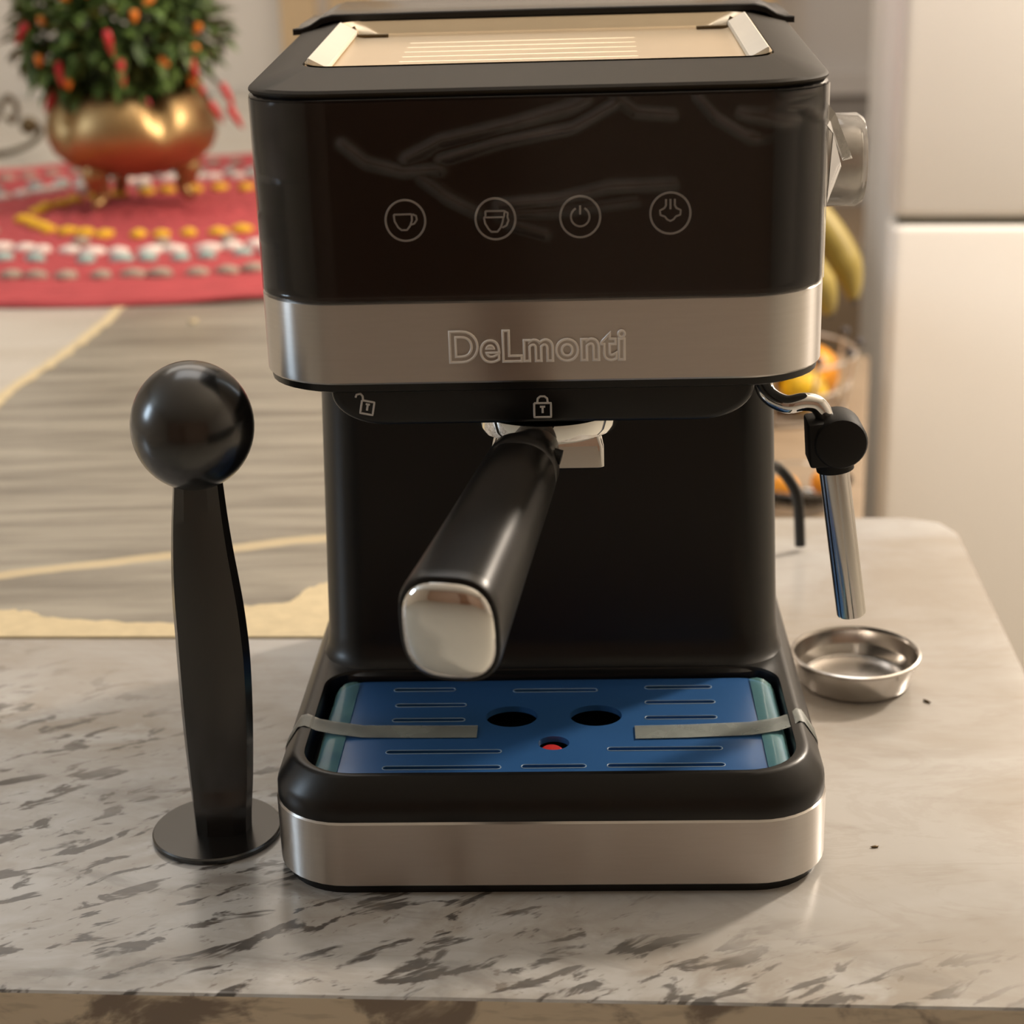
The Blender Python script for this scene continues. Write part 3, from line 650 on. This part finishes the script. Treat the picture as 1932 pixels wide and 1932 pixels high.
def scoop():
    bm = bmesh.new(); R = .0233; C_ = Vector((.0055, -.0006, .1757)); prof = []
    for k in range(25): a = pi*k/24*.66; prof.append((R*sin(a)+1e-5, -R*cos(a)))
    for k in range(24, -1, -1): a = pi*k/24*.66; prof.append(((R-.0018)*sin(a)+1e-5, -(R-.0018)*cos(a)))
    lathe(bm, prof, 56, ax='Y'); mt = Matrix.Translation(C_) @ Matrix.Rotation(radians(-8), 4, 'X') @ Matrix.Diagonal((1, 1, 1.06, 1))
    bmesh.ops.transform(bm, matrix=mt, verts=bm.verts); return bm
obj('scoop_bowl', scoop(), M['black_satin'], tp, 50)

# ---------------------------------------------------------------- filter basket
fb = thing('filter_basket', 'small round steel filter basket lying on the counter right of the machine', 'filter basket', (.1622, .7615, 0))
obj('basket_wall', lathe(bmesh.new(), [(.0245, .0032), (.0250, .0042), (.0268, .0072), (.0272, .0078), (.0284, .0138), (.0286, .0148), (.0296, .0158), (.0306, .0154), (.0307, .0146), (.0300, .0140), (.0290, .0136), (.0280, .0078), (.0276, .0070), (.0268, .0030), (.0256, .0008), (.0235, .0), (.0001, .0)], 64, cap=False), M['basket'], fb, 40)
obj('basket_floor', lathe(bmesh.new(), [(.0246, .0030), (.0240, .0024), (.0001, .0022)], 64, cap=False), M['basket'], fb)

# ---------------------------------------------------------------- crochet mat
MA, MB, MC = .56, .462, Vector((-.375, 2.070, .0012)); MR = radians(-3)
mat = thing('crochet_mat', 'red oval crochet mat with yellow, white and teal stitches under the chili plant', 'mat', MC, MR)
bm = bmesh.new(); NR = 23; secs = []
def el(f, a, z): return Vector((MA*f*cos(a), MB*f*sin(a), z))
NA = 150
secs.append([el(1.0, 2*pi*i/NA, .0) for i in range(NA)])
for k in range(NR):
    f0 = 1-k/NR; f1 = 1-(k+1)/NR
    for s, z in ((.0, .0035), (.22, .0062), (.5, .0072), (.78, .0062)):
        f = f0+(f1-f0)*s; f = max(f, .01)
        secs.append([el(f*(1+.004*sin(9*2*pi*i/NA)*(k < 3)), 2*pi*i/NA, z+.0009*sin(2*pi*i*37/NA+k*2)) for i in range(NA)])
loft(bm, secs); obj('mat_rounds', bm, M['wool_red'], mat, 60)
def stitches(name, mk, rows, step, size, hh=.0062):
    bm = bmesh.new()
    for f, fl_ in rows:
        per = pi*(3*(MA+MB)-sqrt((3*MA+MB)*(MA+3*MB)))*f; n = max(6, int(per/step))
        for i in range(n):
            if random.random() > fl_: continue
            a = 2*pi*(i+random.uniform(-.16, .16))/n; p = el(f+random.uniform(-.008, .008), a, .0085)
            tn = atan2(MB*cos(a), -MA*sin(a))+random.uniform(-.6, .2)
            mt = Matrix.Translation(p) @ Matrix.Rotation(tn, 4, 'Z') @ Matrix.Diagonal((size[0]*random.uniform(.8, 1.3), size[1]*random.uniform(.8, 1.2), hh, 1))
            s = bmesh.ops.create_icosphere(bm, subdivisions=1, radius=1)['verts']; bmesh.ops.transform(bm, matrix=mt, verts=s)
    obj(name, bm, M[mk], mat, 80, kind='stuff')
stitches('yellow_stitches', 'wool_yellow', [(.33, .95)], .028, (.0125, .0125))
stitches('white_stitches', 'wool_white', [(.525, .98)], .027, (.0145, .0150))
stitches('teal_stitches', 'wool_teal', [(.612, .95)], .029, (.0115, .0115))
stitches('olive_stitches', 'wool_olive', [(.785, .9), (.43, .3)], .029, (.0125, .0115))

# ---------------------------------------------------------------- potted chili plant
PC = Vector((-.440, 2.127, .0165))
cp = thing('potted_chili_plant', 'bushy chili plant in a lobed brass pot on the red crochet mat', 'potted plant', PC)
scal = lambda a, h: 1+.018*cos(6*a+.6)
def pot():
    bm = bmesh.new(); secs = []; n = 72
    for r, h, lob in ((.004, .030, 0), (.030, .0295, 0), (.055, .034, 0), (.078, .045, .1), (.094, .060, .3), (.1005, .076, .5), (.1015, .088, .7), (.098, .103, .9), (.090, .117, 1), (.080, .126, 1), (.074, .1285, 1), (.070, .126, 1), (.072, .118, .6), (.07, .10, 0)):
        s = []
        for i in range(n):
            a = 2*pi*i/n; c = abs(cos(2.5*a+.95))
            rr = r*(1-.05*lob*(1-c)**3); s.append(Vector((rr*cos(a), rr*sin(a), h-.020*lob*(1-c)**4+(.004 if lob == 1 else 0)*c)))
        secs.append(s)
    loft(bm, secs); return bm
pb = obj('brass_pot', pot(), M['brass'], cp, 60)
obj('soil', lathe(bmesh.new(), [(.068, .098), (.066, .112), (.0001, .116)], 30), M['soil'], cp)
for wx, wy in ((-.477, 2.074), (-.379, 2.124), (-.474, 2.183)):
    dx, dy = wx-PC.x, wy-PC.y
    bm = bmesh.new(); tube(bm, spline([(dx*.80, dy*.80, .056), (dx*1.02, dy*1.02, .044), (dx*.98, dy*.98, .026), (dx*.90, dy*.90, .014), (dx*.98, dy*.98, .004), (dx*1.10, dy*1.10, .003)], 5), [.012]*3+[.015]*4+[.016]*2+[.014]*3+[.0105]*3+[.0085]*4+[.0065]*3+[.006]*3+[.0055]*1, 12)
    obj('pot_leg', bm, M['brass'], pb)
FC = Vector((-.004, .0, .198)); FR = Vector((.110, .100, .094))
def leafmesh(name, mat, ln, wd):
    bm = bmesh.new(); v = [bm.verts.new(p) for p in ((0, 0, 0), (wd*.8, ln*.35, .004), (wd*.75, ln*.65, .003), (0, ln, -.003), (-wd*.75, ln*.65, .003), (-wd*.8, ln*.35, .004), (0, ln*.35, 0), (0, ln*.65, -.0005))]
    for f in ((0, 1, 6), (6, 1, 2, 7), (7, 2, 3), (0, 6, 5), (6, 7, 4, 5), (7, 3, 4)): bm.faces.new([v[i] for i in f])
    me = bpy.data.meshes.new(name); bm.to_mesh(me); bm.free(); me.materials.append(mat); me.shade_smooth(); return me
lm = [leafmesh('leaf', M['leaf'], .036, .0085), leafmesh('leaf', M['leaf'], .028, .0075), leafmesh('leaf', M['leaf_dark'], .034, .009)]
def rdir():
    while True:
        v = Vector((random.uniform(-1, 1), random.uniform(-1, 1), random.uniform(-1, 1)))
        if .05 < v.length < 1: return v.normalized()
def leafrot(d):
    d = (d+rdir()*.75+Vector((0, 0, -.1))).normalized(); return d.to_track_quat('Y', 'Z')
k = 0
while k < 250:                                                       # the outer, nearer leaves one by one
    d = rdir()
    if d.y > .35 or d.z < -.75: continue
    s = random.uniform(.72, 1.04)
    o = bpy.data.objects.new('leaf', random.choice(lm)); COL.objects.link(o); o.parent = cp
    o.location = FC+Vector((d.x*FR.x*s, d.y*FR.y*s, d.z*FR.z*s)); o.rotation_mode = 'QUATERNION'; o.rotation_quaternion = leafrot(d); k += 1
bm = bmesh.new()
for k in range(1300):
    d = rdir(); s = random.uniform(.25, 1.0)**.6; me = random.choice(lm)
    mt = Matrix.Translation(FC+Vector((d.x*FR.x*s, d.y*FR.y*s, d.z*FR.z*s*.97))) @ leafrot(d).to_matrix().to_4x4()
    vs = [bm.verts.new(mt @ v.co) for v in me.vertices]
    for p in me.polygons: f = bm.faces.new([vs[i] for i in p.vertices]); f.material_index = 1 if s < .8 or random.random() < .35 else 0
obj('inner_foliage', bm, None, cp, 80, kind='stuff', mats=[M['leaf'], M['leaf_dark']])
bm = bmesh.new()
for k in range(26):
    d = rdir(); d.z = abs(d.z)*.6+.15; e = FC+Vector((d.x*FR.x*.8, d.y*FR.y*.8, d.z*FR.z*.8-.01)); s0 = Vector((random.uniform(-.02, .02), random.uniform(-.02, .02), .112))
    tube(bm, spline([s0, (s0+e)/2+Vector((0, 0, .03)), e], 4), .0014, 5)
obj('stems', bm, M['stem'], cp, 60)
def chili(mat, ln, r):
    bm = bmesh.new(); lathe(bm, [(r*.55, 0), (r, -ln*.08), (r*1.05, -ln*.35), (r*.8, -ln*.7), (r*.35, -ln*.93), (.0004, -ln)], 10)
    me = bpy.data.meshes.new('chili'); bm.to_mesh(me); bm.free(); me.materials.append(mat); me.shade_smooth(); return me
cr, co_ = chili(M['chili'], .031, .0046), chili(M['chili_o'], .014, .0046)
# chilis where the photograph shows them: x, z relative to the pot and a lean
red = [(-.062, .118, .6), (.022, .172, .0), (.102, .170, .25), (.040, .124, .1), (.080, .128, .0), (.016, .108, .3), (.117, .115, .5), (.135, .135, .4), (.142, .108, .5), (-.083, .135, -.5), (-.102, .212, -.6), (-.06, .172, 0), (.01, .205, .1), (.10, .147, .45)]
for x, z, ln in red:
    zz = (z-.205)/.092; yy = -.105*sqrt(max(.04, 1-min(1, (x/.128)**2+zz*zz*.8)))-.008
    o = bpy.data.objects.new('chili', cr); COL.objects.link(o); o.parent = cp; o.location = (x*.88-.004, yy, z); o.rotation_euler = (.15, -ln, random.uniform(-.3, .3))
for x, z in ((-.046, .245), (-.018, .252), (.028, .258), (.067, .238), (.115, .205), (.07, .172), (-.05, .152), (.11, .18), (-.085, .178), (.098, .148), (-.075, .22), (.045, .225)):
    zz = (z-.205)/.092; yy = -.105*sqrt(max(.04, 1-min(1, (x/.128)**2+zz*zz*.8)))-.010
    o = bpy.data.objects.new('chili', co_); COL.objects.link(o); o.parent = cp; o.location = (x*.9-.004, yy, z); o.rotation_euler = (random.uniform(-.3, .6), random.uniform(-.9, .9), 0)
for x, z, rz in ((-.112, .195, .9), (-.108, .185, 1.1), (.088, .268, -1.2), (.098, .265, -1.6), (-.090, .125, .6)):
    o = bpy.data.objects.new('dry_leaf', leafmesh('dry_leaf', M['petal'], .036, .010)); COL.objects.link(o); o.parent = cp; o.location = (x, -.03, z); o.rotation_euler = (.5, rz, .3)

# sideboard far behind
sb = thing('sideboard', 'tan wooden sideboard against the grey wall behind the fruit basket', 'sideboard', (.62, 3.36, ZF))
obj('sideboard_body', B(-.34, .62, -.42, 0, .05, .66, bev=.004), M['wood'], sb, 30)
obj('plinth', B(-.32, .60, -.40, -.01, 0, .05), M['dark'], sb, 0)
for x in (-.33, .145):
    d = obj('door', B(x, x+.465, -.438, -.4205, .07, .64, bev=.003), M['wood'], sb, 30)
    obj('knob', lathe(bmesh.new(), [(.006, -.44), (.006, -.452), (.014, -.458), (.012, -.468), (.0001, -.469)], 16, c=(x+(.43 if x < 0 else .035), 0, .36), ax='Y'), M['brass_dark'], d)

# small dark brass ornament at the left edge
og = thing('brass_ornament', 'small dark metal scroll ornament behind the mat at the left edge', 'ornament', (-.722, 2.62, 0))
bm = bmesh.new(); tube(bm, spline([(-.05, 0, .004), (-.035, 0, .03), (-.018, 0, .06), (.002, 0, .088), (.014, 0, .070), (.006, 0, .052), (-.004, 0, .060)], 6), .0042, 8); obj('scroll', bm, M['brass_dark'], og)
bm = bmesh.new(); tube(bm, spline([(-.05, 0, .005), (-.01, .01, .006), (.03, 0, .02), (.045, 0, .038), (.028, 0, .055), (.018, 0, .040)], 6), .0042, 8); obj('scroll', bm, M['brass_dark'], og)
bm = bmesh.new(); bmesh.ops.create_uvsphere(bm, u_segments=16, v_segments=10, radius=.013); bmesh.ops.translate(bm, vec=(.028, 0, .045), verts=bm.verts); obj('bead', bm, M['brass_dark'], og)

# ---------------------------------------------------------------- refrigerator
fg = thing('refrigerator', 'tall cream white refrigerator standing at the right', 'refrigerator', (.4205, 1.90, ZF), radians(-9))
obj('fridge_body', B(.004, .66, .055, .66, .03, 1.80, bev=.012), M['fridge'], fg, 30)
def fdoor(z0, z1):
    return L([[Vector((p.x, p.y, z)) for p in rrect(.332-i, 0+i, .05, .016, 0, .006, cx=.332)] for z, i in ((z0, .006), (z0+.004, .0015), (z0+.009, 0), (z1-.009, 0), (z1-.004, .0015), (z1, .006))])
obj('fridge_door', fdoor(.06, .8985), M['fridge'], fg, 30); obj('fridge_door', fdoor(.9085, 1.80), M['fridge'], fg, 30)
obj('door_gap', B(.012, .652, .012, .06, .895, .912), M['gap'], fg, 0)
bm = bmesh.new(); box(bm, .02, .64, .06, .64, 0, .03); obj('plinth', bm, M['gap'], fg, 0)

# ---------------------------------------------------------------- side table and fruit
tb = thing('side_table', 'brown wooden table standing lower behind the counter', 'table', (.4060, 1.90, ZF), radians(-12))
HT = .75
bm = bmesh.new(); box(bm, -.22, 0, -.56, .015, HT-.03, HT, .004); obj('table_top', bm, M['wood'], tb, 30)
for sx in (-.19, -.03):
    for sy in (-.52, -.02):
        bm = bmesh.new(); box(bm, sx-.025, sx+.025, sy-.025, sy+.025, 0, HT-.03, .003); obj('leg', bm, M['wood'], tb, 30)
TZ = -.15
wb = thing('wire_fruit_basket', 'pale wire fruit basket with dark ball finials on the wooden table', 'basket', (.268, 1.72, TZ))
NB = 12
for r, z in ((.055, .003), (.074, .003), (.079, .030), (.084, .060)):
    bm = bmesh.new(); tube(bm, [(r*cos(2*pi*i/40), r*sin(2*pi*i/40), z) for i in range(40)], .0018, 6, closed=True); obj('wire_ring', bm, M['wire'], wb)
bm = bmesh.new(); 
for k in range(6): a = pi*k/6; tube(bm, [(-.074*cos(a), -.074*sin(a), .0035), (.074*cos(a), .074*sin(a), .0035)], .0012, 5)
obj('base_wires', bm, M['wire'], wb)
for k in range(NB):
    a = 2*pi*k/NB-.13; bm = bmesh.new(); tube(bm, [(.074*cos(a), .074*sin(a), .003), (.086*cos(a), .086*sin(a), .066)], .0018, 6); rb = obj('rib', bm, M['wire'], wb)
    bm = bmesh.new(); bmesh.ops.create_uvsphere(bm, u_segments=12, v_segments=8, radius=.005); bmesh.ops.translate(bm, vec=(.0868*cos(a), .0868*sin(a), .069), verts=bm.verts); obj('finial', bm, M['finial'], rb)
def fruit(name, mat, lab, cat, loc, r, sc=(1, 1, 1), rz=0, tip=0, group=None):
    bm = bmesh.new(); bmesh.ops.create_uvsphere(bm, u_segments=24, v_segments=16, radius=r)
    for v in bm.verts:
        v.co = Vector((v.co.x*sc[0], v.co.y*sc[1], v.co.z*sc[2]))
        if tip: v.co.x += math.copysign(tip*max(0, abs(v.co.x)/(r*sc[0])-.82)**1.2*r*3, v.co.x)
        else: v.co.z -= .12*r*max(0, 1-((v.co.x**2+v.co.y**2)/(r*.35)**2)) if v.co.z > 0 else 0
    o = thing(name, lab, cat, loc, rz, group); s = obj('skin', bm, mat, o, 80)
    bm = bmesh.new(); lathe(bm, [(.003, r*sc[2]*.86), (.0035, r*sc[2]*.93), (.0015, r*sc[2]*.96)], 8) if not tip else tube(bm, [(r*sc[0]*1.02, 0, 0), (r*sc[0]*1.16, 0, 0)], .003, 6)
    obj('stem_end', bm, M['stem'], o); return o
G1 = 'fruit in the wire basket'
fruit('lemon', M['lemon'], 'yellow lemon low in the wire basket, beside the machine', 'lemon', (.240, 1.690, TZ+.030), .0245, (1.18, 1, 1), .9, .5)
fruit('lemon', M['lemon'], 'yellow lemon deep in the wire basket, hidden behind the steam pipe', 'lemon', (.2955, 1.684, TZ+.028), .022, (1.1, 1, 1), -.9, .5)
fruit('orange', M['orange'], 'orange at the right side of the wire basket, above the rubber grip', 'orange', (.3095, 1.7260, TZ+.034), .029)
fruit('orange', M['orange'], 'orange at the back of the wire basket, mostly behind the golden one', 'orange', (.268, 1.758, TZ+.034), .029)
fruit('orange', M['lemon'], 'golden orange on top of the others in the wire basket', 'orange', (.273, 1.716, TZ+.078), .029)
hk = thing('banana_hook', 'pale wire banana stand behind the fruit basket, next to the machine', 'stand', (.215, 1.845, TZ))
bm = bmesh.new(); tube(bm, [(.040*cos(2*pi*i/32), .040*sin(2*pi*i/32), .0025) for i in range(32)], .0022, 6, closed=True); tube(bm, [(-.04, 0, .0025), (.04, 0, .0025)], .0022, 6); obj('stand_base', bm, M['wire'], hk)
bm = bmesh.new(); tube(bm, spline([(0, 0, .003), (0, 0, .15), (0, -.004, .255), (.004, -.040, .282), (.006, -.078, .272), (.006, -.090, .252), (.005, -.080, .240)], 6), .0024, 7); obj('hook_arm', bm, M['wire'], hk)
bb = thing('banana_bunch', 'two dull yellow bananas hanging from the wire stand above the fruit basket', 'bananas', (.2205, 1.757, .1075))
for pts in ([(.226, 1.752, .094), (.258, 1.749, .082), (.295, 1.742, .058), (.325, 1.732, .024), (.343, 1.722, -.010), (.348, 1.715, -.038)],
            [(.222, 1.744, .092), (.240, 1.720, .070), (.266, 1.704, .040), (.292, 1.694, .008), (.312, 1.690, -.022), (.320, 1.692, -.046)]):
    p = spline([Vector(q)-bb.location for q in pts], 6); n = len(p)
    bm = bmesh.new(); tube(bm, p, [.0165*min(1, .25+3.2*i/(n-1), .3+3.0*(1-i/(n-1))) for i in range(n)], 10); ba = obj('banana', bm, M['banana'], bb, 45)
    bm = bmesh.new(); tube(bm, [p[-1], p[-1]+(p[-1]-p[-2]).normalized()*.005], .0032, 6); obj('banana_tip', bm, M['finial'], ba)
bm = bmesh.new(); tube(bm, [(-.001, -.004, .003), (.002, -.008, -.006), (.004, -.010, -.016)], [.007, .0062, .0052], 8); obj('crown', bm, M['stem'], bb)
fruit('kumquat', M['orange'], 'small orange kumquat in the shallow glass dish behind the counter', 'kumquat', (.236, 1.425, TZ+.0155), .0125)
fruit('kumquat', M['orange'], 'second kumquat in the glass dish, nearer the steam nozzle', 'kumquat', (.272, 1.437, TZ+.0155), .0115)
bd = thing('glass_dish', 'shallow clear glass dish of kumquats on the table behind the counter', 'dish', (.250, 1.43, TZ))
obj('dish_glass', lathe(bmesh.new(), [(.0001, .0), (.030, .0), (.034, .002), (.044, .022), (.045, .0225), (.0435, .0225), (.033, .0035), (.029, .002), (.0001, .002)], 40, cap=False), M['glass'], bd)
bm = bmesh.new(); tube(bm, [(.0443*cos(2*pi*i/40), .0443*sin(2*pi*i/40), .0226) for i in range(40)], .0009, 6, closed=True); obj('dish_rim', bm, M['glass'], bd)

# crumbs on the counter
for nm, lab, loc, sz, rz in (('crumb', 'tiny brown sliver lying on the counter right of the filter basket', (.1910, .7360, .0006), (.0022, .0006, .0006), -.9), ('crumb', 'pale crumb on the grey streaked slab left of the machine', (-.281, 1.538, .0015), (.0045, .0025, .0018), .5),
                         ('crumb', 'dark speck on the counter right of the machine base', (.1405, .6085, .0004), (.0016, .0006, .0005), .1)):
    bm = bmesh.new(); bmesh.ops.create_icosphere(bm, subdivisions=2, radius=1)
    for v in bm.verts: v.co = Vector((v.co.x*sz[0]*(1+.25*sin(7*v.co.y+3*v.co.z)), v.co.y*sz[1], v.co.z*sz[2]))
    o = obj(nm, bm, M['filler'] if 'pale' in lab else M['brass_dark'], None, 60); o.location = loc; o.rotation_euler = (0, 0, rz); tag(o, lab, 'crumb')
